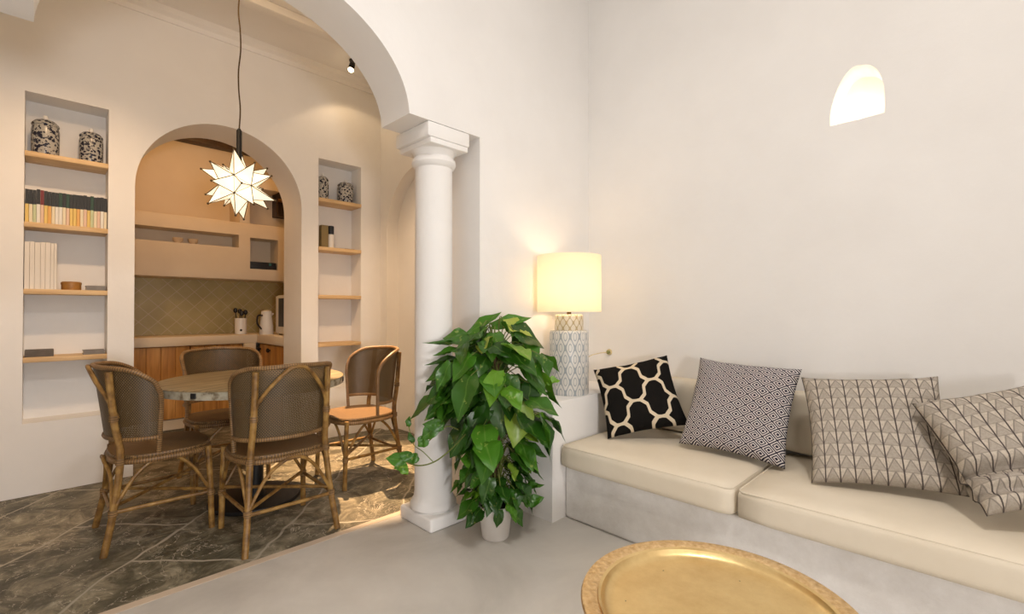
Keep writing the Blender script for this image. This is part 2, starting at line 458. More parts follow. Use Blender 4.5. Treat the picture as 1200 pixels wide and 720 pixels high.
# ------------------------------------------------------------------ the column
cx, cy = 1.568, 2.19
t = empty('column', (cx, cy, 0), 0, 'round white plaster column carrying the big arch, beside the potted plant', 'column')
MB().box((-.122, -.147, 0), (.122, .15, .072), .012, 3).build('plinth', 'plaster', t)
r = .104
MB().lathe([(0, .072), (.118, .072), (.128, .085), (.128, .105), (.118, .12), (.109, .135), (r, .17), (r, 1.2), (r-.001, 1.94),
            (r+.0, 1.952), (0, 1.952)], seg=56).build('shaft', 'plaster', t)
b = MB(); b.lathe([(0, 1.952), (r, 1.952), (r+.012, 1.962), (r+.020, 1.980), (r+.016, 2.0), (r+.004, 2.012), (r+.004, 2.022), (r+.02, 2.045), (0, 2.045)], seg=56)
b.box((-.128, -.150, 2.045), (.126, .150, 2.075), .006); b.box((-.145, -.152, 2.075), (.136, .165, SP-.0005), .010)
b.build('capital', 'plaster', t)

# ------------------------------------------------------------------ built-in bench and its cushions
t = MB().box((2.10, -1.3, 0), (B0-.0005, 1.683, .292), .022, 3).build('plaster_bench', 'cement_wash')
tag(t, 'long low built-in plaster bench base under the cream seat cushions', 'bench')
t = MB().prism([(1.995, 0), (2.0, .6), (2.006, .643), (2.022, .655), (B0-.0005, .655), (B0-.0005, 0)], 'Y', 1.684, A0-.0005).build('plaster_ledge', 'plaster')
tag(t, 'white plaster block carrying the table lamp at the end of the bench', 'ledge')

def cushion(name, a, b, label, cat, rad=.035, puff=.012, group=None, sgn=1):
    """soft box: grid-subdivided rounded box with slight puff, seam piping as a part"""
    lo = Vector(a); hi = Vector(b); c = (lo+hi)/2; h = (hi-lo)/2
    root = empty(name, (c.x, c.y, lo.z), 0, label, cat, group)
    t = bmesh.new(); bmesh.ops.create_cube(t, size=2)
    bmesh.ops.subdivide_edges(t, edges=t.edges[:], cuts=11, use_grid_fill=True)
    m = MB(); mp = {}
    rx = Vector((min(rad, q*.9) for q in h))
    for v in t.verts:
        p = Vector((math.copysign(abs(v.co[i])**.8, v.co[i])*h[i] for i in range(3)))
        core = Vector((max(-(h[i]-rx[i]), min(h[i]-rx[i], p[i])) for i in range(3)))
        d = p-core
        if d.length > 1e-9:
            q = Vector((d[i]/rx[i] for i in range(3))); mxn = max(abs(x) for x in q)
            q = q.normalized()*mxn if q.length > mxn else q
            p = core + Vector((q[i]*rx[i] for i in range(3)))
        n2 = Vector((p[i]/h[i] for i in range(3)))
        thin = min(range(3), key=lambda i: h[i])
        o2 = [i for i in range(3) if i != thin]
        p[thin] += math.copysign(1, p[thin])*puff*(1-n2[o2[0]]**4)*(1-n2[o2[1]]**4)*(1 if p[thin]*sgn > 0 else 0)*abs(n2[thin])
        mp[v] = m.bm.verts.new(p + Vector((0, 0, h.z)))
    for f in t.faces: m.face([mp[v] for v in f.verts])
    t.free()
    m.build('cushion_cover', 'cream_canvas', root, sharp=0)
    # piping along the upper seam
    thin = min(range(3), key=lambda i: h[i])
    k = MB(); e = .004
    if thin == 2:
        x, y, z = h.x-rad*.29+e*.2, h.y-rad*.29+e*.2, h.z*2-rad*.29
        R = .03; pts = []
        for sx, sy, a0 in ((1, 1, 0), (-1, 1, PI/2), (-1, -1, PI), (1, -1, 3*PI/2)):
            for q in range(5):
                an = a0+q*PI/8; pts.append((sx*(x-R)+R*math.cos(an), sy*(y-R)+R*math.sin(an), z))
        k.tube(pts, .0028, 6, closed=True).build('piping', 'cream_canvas', root)
    else: k.bm.free()
    return root
cushion('seat_cushion', (2.04, .747, .292), (2.80, 1.672, .425), 'cream bench seat cushion beside the plaster lamp block, under the black trellis pillow', 'cushion')
cushion('seat_cushion', (2.04, -1.25, .292), (2.80, .740, .425), 'long cream bench seat cushion in the foreground, under the two grey triangle-patterned pillows', 'cushion')
def back_cushion(y0, y1, label):
    c = cushion('back_cushion', (2.695, y0, .4395), (2.825, y1, .752), label, 'cushion', .03, .015, sgn=-1)
    return c
back_cushion(.75, 1.665, 'cream back cushion against the wall behind the black trellis pillow')
back_cushion(-1.2, .735, 'cream back cushion against the wall behind the grey triangle-patterned pillows')

# ------------------------------------------------------------------ throw pillows
def rotv(v, ax, a): return Matrix.Rotation(a, 3, ax) @ v
def pillow(name, q, mat, T, label, seed, deform=None, pinch=.07):
    x, y, z, yaw, lean, roll, S = q
    R_, U, N_ = Vector((0, -1, 0)), Vector((0, 0, 1)), Vector((-1, 0, 0))
    Z = Vector((0, 0, 1)); R_, U, N_ = [rotv(v, Z, yaw) for v in (R_, U, N_)]
    ax = R_.copy(); R_, U, N_ = [rotv(v, ax, lean) for v in (R_, U, N_)]
    ax = N_.copy(); R_, U, N_ = [rotv(v, ax, roll) for v in (R_, U, N_)]
    rnd = random.Random(seed); n = 44; h = S/2*1.03
    ph = [rnd.uniform(0, 6.28) for _ in range(6)]
    b = MB()
    def P(i, j, side):
        u, v = -1+2*i/n, -1+2*j/n
        px = u*(1-pinch*(1-v*v)*abs(u)**2); py = v*(1-pinch*(1-u*u)*abs(v)**2)
        th = T/2*max(0, (1-u**4)*(1-v**4))**.55
        rr = math.hypot(u, v)
        th *= 1+.05*math.sin(5*u+ph[0])*math.sin(4*v+ph[1])
        an = math.atan2(v, u)
        th *= 1+.07*math.sin(11*an+ph[2])*min(1, rr)**2
        wav = .006*math.sin(3*u+ph[3])*math.sin(2.5*v+ph[4])
        w = th*side+wav
        X, Yv, W = px*h, py*h, w
        if deform: X, Yv, W = deform(u, v, X, Yv, W, side)
        return R_*X + U*Yv + N_*W
    uv = [[(i/n, j/n) for j in range(n+1)] for i in range(n+1)]
    for side in (1, -1): b.grid([[P(i, j, side) for j in range(n+1)] for i in range(n+1)], uv)
    bmesh.ops.remove_doubles(b.bm, verts=b.bm.verts[:], dist=.0004)
    return tag(b.build(name, mat, sharp=0, loc=(x, y, z)), label, 'pillow')
pillow('throw_pillow', (2.486, 1.44, .665, .45, -.62, .272, .437), 'trellis_fabric', .15, 'black throw pillow with cream trellis pattern, beside the table lamp', 1)
pillow('throw_pillow', (2.530, .897, .668, .072, -.50, -.058, .485), 'diamond_fabric', .14, 'throw pillow with small black and white concentric diamond pattern', 2)
pillow('throw_pillow', (2.484, .332, .662, .189, -.58, .097, .477), 'triangle_fabric', .14, 'grey-beige triangle-patterned pillow standing upright beside the diamond-patterned pillow', 3)
def slump(u, v, X, Y, W, side):
    # the sagging lower third creases and settles on the seat
    for v0, dp, w0 in ((-.40, .062, .09), (-.74, .04, .07)):
        g_ = math.exp(-((v-v0+.05*u)/w0)**2)
        if side > 0: W -= dp*g_
    if v < -.40: W += .045*(-.40-v)
    return X, Y, W
pillow('throw_pillow', (2.415, -.086, .690, .227, -.68, .335, .43), 'triangle_fabric', .17, 'slumped grey-beige triangle-patterned pillow at the right end, overlapping the upright one', 4, slump)

# ------------------------------------------------------------------ brass tray table
tx, ty, tz = 1.25, .50, .385
t = empty('tray_table', (tx, ty, 0), 0, 'round brass tray table standing in front of the bench', 'table')
MB().lathe([(.294, tz-.010), (.30, tz+.006), (.306, tz+.010), (.335, tz+.014), (.345, tz+.013), (.348, tz+.007), (.345, tz+.002), (.335, tz+.001), (.30, tz-.006), (.294, tz-.016)], seg=96).build('tray_rim', 'brass_hammered', t)
MB().lathe([(0, tz-.012), (.26, tz-.012), (.278, tz-.010), (.288, tz-.002), (.294, tz+.008), (.302, tz+.0115), (.302, tz+.004), (.292, tz-.012), (.28, tz-.020), (0, tz-.020)], seg=96).build('tray_dish', 'brass', t)
for k in range(3):
    for sgn in (1, -1):
        a = k*2*PI/6
        d = Vector((math.cos(a), math.sin(a), 0))
        MB().tube([d*(.24*sgn)+Vector((0, 0, 0)) , d*(-.22*sgn)+Vector((.012*sgn, .012, tz-.021))], .013, 8).build('leg', 'dark_wood', t)

# ------------------------------------------------------------------ table lamp, cord, socket
lx, ly, lz = 2.318, 1.820, .6555
t = empty('table_lamp', (lx, ly, lz), 0, 'table lamp with white drum shade and patterned ceramic base on the plaster block', 'lamp')
MB().lathe([(0, 0), (.116, 0), (.12, .006), (.12, .372), (.112, .385), (.088, .388), (0, .388)], seg=64).build('lamp_base', 'lamp_ceramic', t)
MB().lathe([(0, .388), (.086, .388), (.088, .395), (.088, .475), (.078, .485), (0, .485)], seg=48).build('lamp_neck', 'lamp_neck', t)
MB().lathe([(.196, .50), (.196, .845), (.193, .845), (.193, .50), (.196, .50)], seg=64).build('lamp_shade', 'lamp_shade', t)
b = MB()
for k in range(3):
    a = k*2*PI/3; b.tube([(.012*math.cos(a), .012*math.sin(a), .54), (.190*math.cos(a), .190*math.sin(a), .53)], .0025, 6)
b.tube([(0, 0, .485), (0, 0, .57)], .014, 12); b.build('shade_holder', 'antique_brass', t)
MB().lathe([(0, .57), (.014, .572), (.018, .59), (.032, .625), (.034, .645), (.024, .672), (0, .68)], seg=24).build('bulb', 'bulb_glow', t)
MB().tube(smooth_path([(.118, -.03, .022), (.17, -.01, .04), (.22, .035, .10), (.30, .075, .19), (.40, .065, .213), (B0-lx-.03, .045, .218)], 8), .003, 8).build('power_cord', 'socket_plastic', t)
so = empty('wall_socket', (B0, ly+.045, lz+.218), 0, 'small round wall socket with green plug beside the table lamp', 'socket')
def xform_lathe(b, prof, mtx, seg=24):
    t_ = MB(); t_.lathe(prof, seg=seg)
    for v in t_.bm.verts: v.co = mtx @ v.co
    mp = {v: b.bm.verts.new(v.co) for v in t_.bm.verts}
    for f in t_.bm.faces: b.face([mp[v] for v in f.verts])
    t_.bm.free(); return b
ry = Matrix.Rotation(-PI/2, 4, 'Y')
xform_lathe(MB(), [(0, 0), (.022, 0), (.021, .006), (.014, .008), (0, .008)], ry).build('face_plate', 'socket_plastic', so)
xform_lathe(MB(), [(0, .008), (.012, .008), (.013, .022), (.006, .028), (0, .028)], ry).build('plug', 'plug_green', so)

# lamp in the arrow-slit niche
t = empty('niche_light', (B0+.11, .45, zc+.0), 0, 'small glowing light in the pointed arch niche high on the sofa wall', 'light')
MB().lathe([(0, .0), (.03, .0), (.032, .01), (.026, .012), (0, .012)], seg=24).build('light_housing', 'white_paint', t)
MB().lathe([(0, .012), (.024, .012), (.022, .028), (.012, .036), (0, .038)], seg=24).build('light_dome', 'niche_bulb', t)

# ------------------------------------------------------------------ potted pothos
PX, PY = 1.675, 1.795
plant = empty('potted_plant', (PX, PY, 0), 0, 'tall bushy green pothos on a pole in a white pot beside the column', 'plant')
MB().lathe([(0, 0), (.066, 0), (.07, .006), (.086, .145), (.094, .147), (.095, .172), (.088, .172), (.083, .148), (.08, .135), (0, .135)], seg=48).build('pot', 'pot_plastic', plant)
MB().lathe([(0, .150), (.081, .146), (.0815, .138), (0, .138)], seg=32).build('soil', 'soil', plant)
b = MB(); b.tube([(0, 0, .14), (.004, .002, .5), (-.004, .0, .98)], .022, 10); b.build('moss_pole', 'moss_pole', plant)
lf = MB(); tone = lf.bm.loops.layers.color.new('tone'); st = MB()
def leaf(base, d, nrm, L, W, droop=.25, fold=.25, tn=.5):
    base = Vector(base); d = Vector(d).normalized(); nrm = Vector(nrm)
    nrm = (nrm - d*nrm.dot(d))
    if nrm.length < 1e-4: nrm = Vector((0, 0, 1)).cross(d)
    nrm.normalize(); side = d.cross(nrm)
    S = [0, .06, .16, .30, .46, .62, .78, .9, 1.]
    Wd = [.0, .52, .82, 1., .98, .80, .50, .22, 0.]
    rows = []; 
    for s_, w_ in zip(S, Wd):
        back = -.10*L if s_ == .06 else (-.04*L if s_ == .16 else 0)
        row = []
        for q in (-1, -.5, 0, .5, 1):
            p = base + d*(s_*L + back*abs(q)) + side*(q*w_*W/2) + nrm*(fold*abs(q)*w_*W/2 + .012*math.sin(s_*9+q*3)*w_) - Vector((0, 0, 1))*(droop*L*s_*s_)
            row.append(p)
        rows.append(row)
    for row in rows:
        for p in row:
            gx, gy = p.x+PX, p.y+PY
            if gy > A0-.006 and gx > 1.78: return False
            if math.hypot(gx-cx, gy-cy) < .118: return False
            if gx > 1.985 and gy > 1.67 and p.z < .68: return False
            if gx > 2.03 and p.z < .45: return False
            if p.z < .02: return False
            if p.z < .185 and math.hypot(p.x, p.y) < .10: return False
            if math.hypot(gx-lx, gy-ly) < .21: return False
    uv = [[(q, s_) for q in (0, .25, .5, .75, 1)] for s_ in S]
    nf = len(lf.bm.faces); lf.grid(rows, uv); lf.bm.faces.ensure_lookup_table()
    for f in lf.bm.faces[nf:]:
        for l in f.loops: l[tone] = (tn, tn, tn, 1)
    return True
rl = random.Random(5)
def Rz(z):
    if z < .35: return .13+.05*(z-.15)/.2
    if z < .6: return .18+.10*(z-.35)/.25
    if z < .92: return .28
    return .28-.22*(z-.92)/.20
made = 0; tries = 0
while made < 185 and tries < 2500:
    tries += 1
    z = .16+.94*rl.random()**1.05; az = rl.uniform(0, 2*PI); R = Rz(z)*rl.uniform(.30, 1.0)
    o = Vector((math.cos(az), math.sin(az), 0))
    base = o*R + Vector((0, 0, z)); 
    d = o*rl.uniform(.3, 1.0) + Vector((rl.uniform(-.55, .55), rl.uniform(-.55, .55), -rl.uniform(.1, 1.0) if z < .95 else rl.uniform(-.5, .2)))
    nrm = o*.8 + Vector((rl.uniform(-.4, .4), rl.uniform(-.4, .4), .7))
    L = rl.uniform(.11, .185) if z > .5 else rl.uniform(.07, .125)
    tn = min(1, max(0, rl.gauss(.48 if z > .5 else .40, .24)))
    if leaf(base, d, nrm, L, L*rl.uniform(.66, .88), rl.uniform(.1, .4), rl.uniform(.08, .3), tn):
        made += 1
        z0 = max(.15, z-rl.uniform(.02, .12)); mid = o*R*.5 + Vector((0, 0, z+.03))
        st.tube(smooth_path([o*.018+Vector((0, 0, min(z0, .97))), mid, base], 3), .0025, 5)
# the larger leaves that give the crown its outline: (base, tip, width, tone) on a plane through the pole facing the room
f_, hgt = 555., 1.16
def at(px, py, depth):
    u, v = (px-600)/f_, -(py-360)/f_; s2 = math.sqrt(.5); c_, n_ = math.cos(math.radians(.5)), math.sin(math.radians(.5))
    d = Vector((s2*u+s2*c_-s2*n_*v, -s2*u+s2*c_-s2*n_*v, n_+c_*v))
    return d*depth + Vector((0, 0, hgt)) - Vector((PX, PY, 0))
face = Vector((-.7, -.7, .35))
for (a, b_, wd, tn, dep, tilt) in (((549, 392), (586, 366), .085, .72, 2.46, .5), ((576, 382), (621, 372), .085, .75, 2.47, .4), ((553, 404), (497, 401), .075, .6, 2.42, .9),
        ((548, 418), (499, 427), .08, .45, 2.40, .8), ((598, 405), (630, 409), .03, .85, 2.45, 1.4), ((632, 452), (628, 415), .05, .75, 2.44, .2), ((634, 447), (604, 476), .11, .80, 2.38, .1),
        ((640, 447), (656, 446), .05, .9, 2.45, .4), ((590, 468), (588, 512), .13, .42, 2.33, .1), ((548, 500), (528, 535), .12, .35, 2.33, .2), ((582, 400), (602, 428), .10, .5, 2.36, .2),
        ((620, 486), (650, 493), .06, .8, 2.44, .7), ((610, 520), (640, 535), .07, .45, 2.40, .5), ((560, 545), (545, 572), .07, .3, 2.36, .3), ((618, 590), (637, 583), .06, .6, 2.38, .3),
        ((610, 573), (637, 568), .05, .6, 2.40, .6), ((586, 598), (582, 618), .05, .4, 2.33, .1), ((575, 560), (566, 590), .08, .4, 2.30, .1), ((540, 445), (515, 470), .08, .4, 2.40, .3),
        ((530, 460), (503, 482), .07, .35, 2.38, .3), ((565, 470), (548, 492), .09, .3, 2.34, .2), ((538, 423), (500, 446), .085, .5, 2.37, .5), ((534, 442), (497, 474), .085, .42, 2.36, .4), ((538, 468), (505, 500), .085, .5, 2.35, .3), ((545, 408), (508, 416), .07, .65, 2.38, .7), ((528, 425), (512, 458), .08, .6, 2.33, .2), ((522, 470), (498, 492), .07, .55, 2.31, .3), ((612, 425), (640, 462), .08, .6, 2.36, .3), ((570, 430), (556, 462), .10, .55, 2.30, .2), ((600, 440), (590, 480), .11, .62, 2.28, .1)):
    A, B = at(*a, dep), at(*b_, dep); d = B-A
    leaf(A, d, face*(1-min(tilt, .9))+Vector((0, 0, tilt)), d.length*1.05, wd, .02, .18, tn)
# trailing vine reaching past the front of the column
vpts = [at(556, 498, 2.38), at(540, 515, 2.30), at(525, 530, 2.27), at(508, 542, 2.27), at(490, 546, 2.28), at(475, 541, 2.30)]
st.tube(smooth_path(vpts, 6), .0035, 6)
st.tube(smooth_path([at(540, 505, 2.30), at(524, 500, 2.26), at(508, 512, 2.26), at(498, 522, 2.27)], 6), .003, 6)
st.tube(smooth_path([at(508, 542, 2.27), at(496, 530, 2.27), at(484, 520, 2.28), at(479, 500, 2.3)], 6), .0022, 6)
for (a, b_, wd, tn, dep) in (((520, 500), (496, 497), .06, .55, 2.25), ((512, 500), (494, 514), .07, .6, 2.25), ((500, 514), (490, 523), .06, .7, 2.26), ((474, 540), (453, 537), .065, .72, 2.29), ((484, 538), (468, 531), .05, .62, 2.28),
        ((476, 543), (462, 549), .055, .78, 2.3), ((470, 546), (478, 556), .045, .85, 2.29), ((484, 519), (479, 507), .03, .45, 2.28), ((478, 500), (480, 488), .03, .6, 2.29), ((490, 535), (478, 541), .05, .6, 2.28)):
    A, B = at(*a, dep), at(*b_, dep); d = B-A
    leaf(A, d, face, d.length*1.05, wd, .02, .15, tn)
st.build('stems', 'vine_stem', plant); lf.build('foliage', 'leaf', plant, sharp=0, recalc=False)

# ------------------------------------------------------------------ rattan chairs
def make_chair(label):
    root = empty('rattan_chair', (0, 0, 0), 0, label, 'chair', 'rattan chairs around the dining table')
    ZS = .452
    def plan(th, z):
        k = (z-.45)/.43
        a = .222+.022*k; bb = .150+.055*k; y0 = -.045
        return Vector((a*math.sin(th), y0-bb*math.cos(th), z))
    TH = math.radians(103)
    def ztop(th):
        q = abs(th)/TH
        return .888-.02*q - .10*max(0, (q-.45)/.55)**2.2
    n = 44
    # backrest
    rows, uv = [], []
    for i in range(n+1):
        th = -TH+2*TH*i/n; zt = ztop(th); row, ur = [], []
        for j in range(9):
            z = .53+(zt-.53)*j/8; row.append(plan(th, z)); ur.append((th*.25, z))
        rows.append(row); uv.append(ur)
    b = MB(); b.grid(rows, uv)
    b.build('backrest', 'cane_weave', root, sharp=0, recalc=False)
    # rails of the back : hoop + lower rail
    b = MB()
    hoop = [plan(-TH, .43), plan(-TH, .55), plan(-TH, ztop(TH)-.07), plan(-TH*.985, ztop(TH)-.02)] + [plan(-TH+2*TH*i/n, ztop(-TH+2*TH*i/n)+.004) for i in range(2, n-1)] + [plan(TH*.985, ztop(TH)-.02), plan(TH, ztop(TH)-.07), plan(TH, .55), plan(TH, .43)]
    b.tube(hoop, .0115, 8); b.build('back_hoop', 'rattan_wrap', root)
    b = MB(); b.tube([plan(-TH+2*TH*i/n, .53) for i in range(n+1)], .0105, 8); b.build('back_rail', 'rattan_wrap', root)
    arch = [(s_*x_, -.045-(.150+.055*(z_-.45)/.43)*math.sqrt(max(0, 1-(x_/(.222+.022*(z_-.45)/.43))**2))-.019, z_) for s_, x_, z_ in ((-1, .183, .64), (-1, .165, .71), (-1, .12, .79), (-1, .05, .87), (1, 0, .887), (1, .05, .87), (1, .12, .79), (1, .165, .71), (1, .183, .64))]
    b = MB(); b.tube(smooth_path(arch, 5), .0095, 8); b.build('back_brace', 'rattan_pole', root)
    # seat
    def outline(k):
        th = 2*PI*k/64
        c, s = math.cos(th), math.sin(th)
        x = .225*math.copysign(abs(s)**.62, s)
        y = (.235*abs(c)**.62 if c > 0 else -.19*abs(c)**.85)
        x *= 1.0 if c > 0 else 1.0-.02*abs(c)
        return Vector((x, y, 0))
    b = MB(); rings = []
    for sc, z in ((1., ZS-.02), (1.02, ZS-.008), (1., ZS), (.75, ZS-.003), (.5, ZS-.006), (.25, ZS-.008)):
        rings.append([b.bm.verts.new(outline(k)*sc+Vector((0, 0, z))) for k in range(64)])
    for A, B in zip(rings, rings[1:]):
        for k in range(64):
            vs = [A[k], A[(k+1) % 64], B[(k+1) % 64], B[k]]; b.face(vs, [(v.co.x, v.co.y) for v in vs])
    b.face(rings[-1], [(v.co.x, v.co.y) for v in rings[-1]]); b.face(rings[0][::-1], [(v.co.x, v.co.y) for v in rings[0][::-1]])
    b.build('seat', 'seat_weave', root)
    b = MB(); b.tube([outline(k)*1.0+Vector((0, 0, ZS-.030)) for k in range(64)], .0135, 8, closed=True); b.build('seat_frame', 'rattan_wrap', root)
    # legs
    for s in (-1, 1):
        MB().tube(smooth_path([(s*.215, .222, 0), (s*.212, .214, .25), (s*.208, .205, ZS-.012)], 5), .0145, 9).build('leg', 'rattan_pole', root)
        MB().tube(smooth_path([(s*.224, -.222, 0), (s*.202, -.185, .2), (s*.184, -.158, ZS), (s*.178, -.182, .62), (s*.176, -.205, .868)], 6), .0155, 9).build('leg', 'rattan_pole', root)
    # curved knee braces, one pair under each side
    b = MB(); zb = .415
    fl_, fr_, rl_, rr_ = Vector((-.214, .217, .17)), Vector((.214, .217, .17)), Vector((-.205, -.190, .17)), Vector((.205, -.190, .17))
    for A, B, out in ((fl_, fr_, Vector((0, .0, 0))), (rl_, rr_, Vector((0, -.02, 0))), (fl_, rl_, Vector((0, 0, 0))), (fr_, rr_, Vector((0, 0, 0)))):
        for P, Q in ((A, B), (B, A)):
            top = (P*.62+Q*.38); top.z = zb; top += out
            mid = P*.80+Q*.20; mid.z = .345
            b.tube(smooth_path([P+Vector((0, 0, .03)), mid, top, (P*.5+Q*.5)+out+Vector((0, 0, zb-.17+.008))], 4), .0085, 7)
    b.build('knee_brace', 'rattan_pole', root)
    b = MB(); z = .185
    b.tube([(-.204, -.188, z), (.204, -.188, z)], .0095, 8)
    for s in (-1, 1): b.tube([(s*.204, -.188, z+.01), (s*.214, .217, z+.01)], .0095, 8)
    b.tube([(-.203, -.187, z+.022), (.214, .217, z+.022)], .009, 8); b.tube([(.203, -.187, z+.035), (-.214, .217, z+.035)], .009, 8)
    b.build('stretcher', 'rattan_pole', root)
    for s in (-1, 1):
        for (x, y, zz, rr) in ((s*.203, -.187, .193, .0195), (s*.2135, .216, .193, .0185), (s*.186, -.160, .43, .0195), (s*.178, -.184, .64, .019)):
            MB().tube([(x, y, zz-.014), (x, y, zz+.014)], rr, 9).build('binding', 'rattan_wrap', root)
    return root
proto = make_chair('rattan chair nearest the camera, seen from behind in front of the table')
def place(x, y, rz, label, first=False):
    o = proto if first else copy_tree(proto)
    o.location = (x, y, -.002); o.rotation_euler = (0, 0, rz); o['label'] = label
TX, TY = .955, 3.20
place(.915, 2.682, .0, 'rattan chair nearest the camera, its back turned to the viewer', True)
place(.445, 3.165, -PI/2, 'rattan chair on the left side of the table, beside the book niche')
place(1.63, 3.155, PI/2, 'rattan chair on the right, beside the column, its orange seat in view')
place(.922, 3.75, PI, 'rattan chair behind the table, in front of the kitchen arch')

# ------------------------------------------------------------------ dining table
t = empty('dining_table', (TX, TY, -.002), math.radians(20), 'round wooden pedestal dining table with weathered pale edge', 'table')
R = .512
MB().lathe([(0, .752), (R-.008, .752), (R, .747), (R, .745), (0, .745)], seg=72).build('table_top', 'table_wood', t)
MB().lathe([(0, .7449), (R-.001, .7449), (R-.002, .703), (R-.03, .700), (0, .700)], seg=72).build('table_apron', 'table_edge_paint', t)
for k in range(10):
    a = math.radians(20+36*k); m4 = Matrix.Rotation(a, 4, 'Z')
    b = MB(); b.box((R-.004, -.014, .712), (R+.004, .014, .740), .002, 1, m4); b.build('edge_clip', 'black_iron', t)
MB().lathe([(0, .036), (.06, .036), (.052, .06), (.045, .12), (.045, .62), (.06, .66), (.15, .70), (0, .70)], seg=32).build('pedestal', 'black_iron', t)
MB().lathe([(0, 0), (.25, 0), (.255, .008), (.25, .022), (.20, .030), (.06, .037), (0, .037)], seg=56).build('base_disc', 'black_iron', t)

# ------------------------------------------------------------------ star pendant
sx, sy, sz = .856, 3.2, 1.925
t = empty('star_pendant', (sx, sy, sz), 0, 'glowing many-pointed glass star pendant hanging over the dining table', 'lamp')
ico = bmesh.new(); bmesh.ops.create_icosphere(ico, subdivisions=1, radius=.098)
rot = Euler((.5, .35, .2)).to_matrix()
g, fr = MB(), MB(); RS = .218
gm = {v: (rot @ v.co) for v in ico.verts}
edges = set()
for i, f in enumerate(ico.faces):
    c = sum((gm[v] for v in f.verts), Vector())/3; L = RS*(1. if i % 3 else .9)
    tip = c.normalized()*L
    vs = [gm[v] for v in f.verts]
    for k in range(3):
        A, B = vs[k], vs[(k+1) % 3]; pa = [g.bm.verts.new(p) for p in (A, B, tip)]; g.face(pa, smooth=False)
        fr.tube([A, tip], .0024, 5)
    MB().lathe([(0, -.007), (.005, -.004), (.0065, 0), (.005, .005), (0, .007)], tip, 8).build('point_finial', 'antique_brass', t)
for e in ico.edges: fr.tube([gm[v] for v in e.verts], .0024, 5)
ico.free()
g.build('glass_panels', 'star_glass', t, sharp=0); fr.build('lead_frame', 'antique_brass', t)
MB().lathe([(0, .08), (.024, .085), (.026, .12), (.015, .14), (.015, .33), (.006, .345), (0, .345)], seg=20).build('socket_stem', 'black_iron', t)
rc = random.Random(3)
cp = [(0, 0, .34)] + [(.006*math.sin(k*1.7+.5), .005*math.cos(k*2.1), .34+(HD-sz-.37)*k/9) for k in range(1, 9)] + [(0, 0, HD-sz-.022)]
MB().tube(smooth_path(cp, 5), .0042, 8).build('cord', 'antique_brass', t)
MB().lathe([(0, HD-sz-.03), (.03, HD-sz-.026), (.05, HD-sz-.006), (.052, HD-sz), (0, HD-sz)], seg=28).build('ceiling_rose', 'black_iron', t)

# ceiling spotlight
SXp, SYp = 1.955, 3.935
t = empty('ceiling_spotlight', (SXp, SYp, HD), 0, 'small black ceiling spotlight glowing behind the big arch', 'spotlight')
MB().lathe([(0, -.012), (.035, -.012), (.038, 0), (0, 0)], seg=24).build('ceiling_plate', 'black_plastic', t)
tilt = Matrix.Translation((-.01, 0, -.035)) @ Matrix.Rotation(PI+.25, 4, 'Y')
xform_lathe(MB(), [(0, -.01), (.012, -.01), (.024, .0), (.026, .045), (.024, .05), (.0, .05)], tilt).build('housing', 'black_plastic', t)
xform_lathe(MB(), [(0, .0505), (.022, .0505), (.024, .062), (.014, .074), (0, .078)], tilt).build('bulb', 'bulb_glow', t)

# ------------------------------------------------------------------ niche shelves and what stands on them
def shelf(nx, z, label):
    o = MB().box((nx[0]-.012 if False else nx[0]+.0005, D0-.012, z-.032), (nx[1]-.0005, D0+.1995, z), .003, 2).build('shelf', 'pine')
    return tag(o, label, 'shelf')
ZL = (2.168, 1.722, 1.300, .868); ZR = (2.188, 1.745, 1.307, .868)
shelf(NL, ZL[0], 'pine shelf in the left niche holding two patterned jars')
shelf(NL, ZL[1], 'pine shelf in the left niche holding the row of black-topped books')
shelf(NL, ZL[2], 'pine shelf in the left niche holding white books and a wooden box')
shelf(NL, ZL[3], 'lowest pine shelf in the left niche, holding two flat grey books')
shelf(NR, ZR[0], 'top pine shelf in the right niche holding two patterned jars')
shelf(NR, ZR[1], 'pine shelf in the right niche holding a small box and bottle')
shelf(NR, ZR[2], 'upper of the two empty pine shelves in the right niche')
shelf(NR, ZR[3], 'lowest empty pine shelf in the right niche')

def jar(x, y, z, h, r, body, label):
    t = empty('lidded_jar', (x, y, z), 0, label, 'jar')
    MB().lathe([(0, 0), (r*.86, 0), (r*.9, .004), (r*.97, h*.08), (r, h*.3), (r, h*.62), (r*.93, h*.70), (r*.90, h*.725), (0, h*.725)], seg=36).build('jar_body', body, t)
    l = MB().lathe([(0, h*.726), (r*.97, h*.726), (r*1.0, h*.745), (r*.96, h*.78), (r*.7, h*.85), (r*.3, h*.885), (0, h*.89)], seg=36).build('lid', 'blue_band' if False else body, t)
    MB().lathe([(0, h*.885), (r*.14, h*.89), (r*.2, h*.94), (r*.15, h*.985), (0, h)], seg=16).build('knob', 'white_ceramic', l)
jar(.026, 4.345, ZL[0], .275, .068, 'floral_porcelain', 'taller jar with large dark blue spots, left on the top shelf of the left niche')
jar(.25, 4.345, ZL[0], .25, .063, 'scroll_porcelain', 'smaller patterned jar, right on the top shelf of the left niche')
jar(1.862, 4.35, ZR[0], .255, .052, 'floral_porcelain', 'slim dark patterned jar, left on the top shelf of the right niche')
jar(2.083, 4.35, ZR[0], .235, .074, 'scroll_porcelain', 'wide banded patterned jar, right on the top shelf of the right niche')

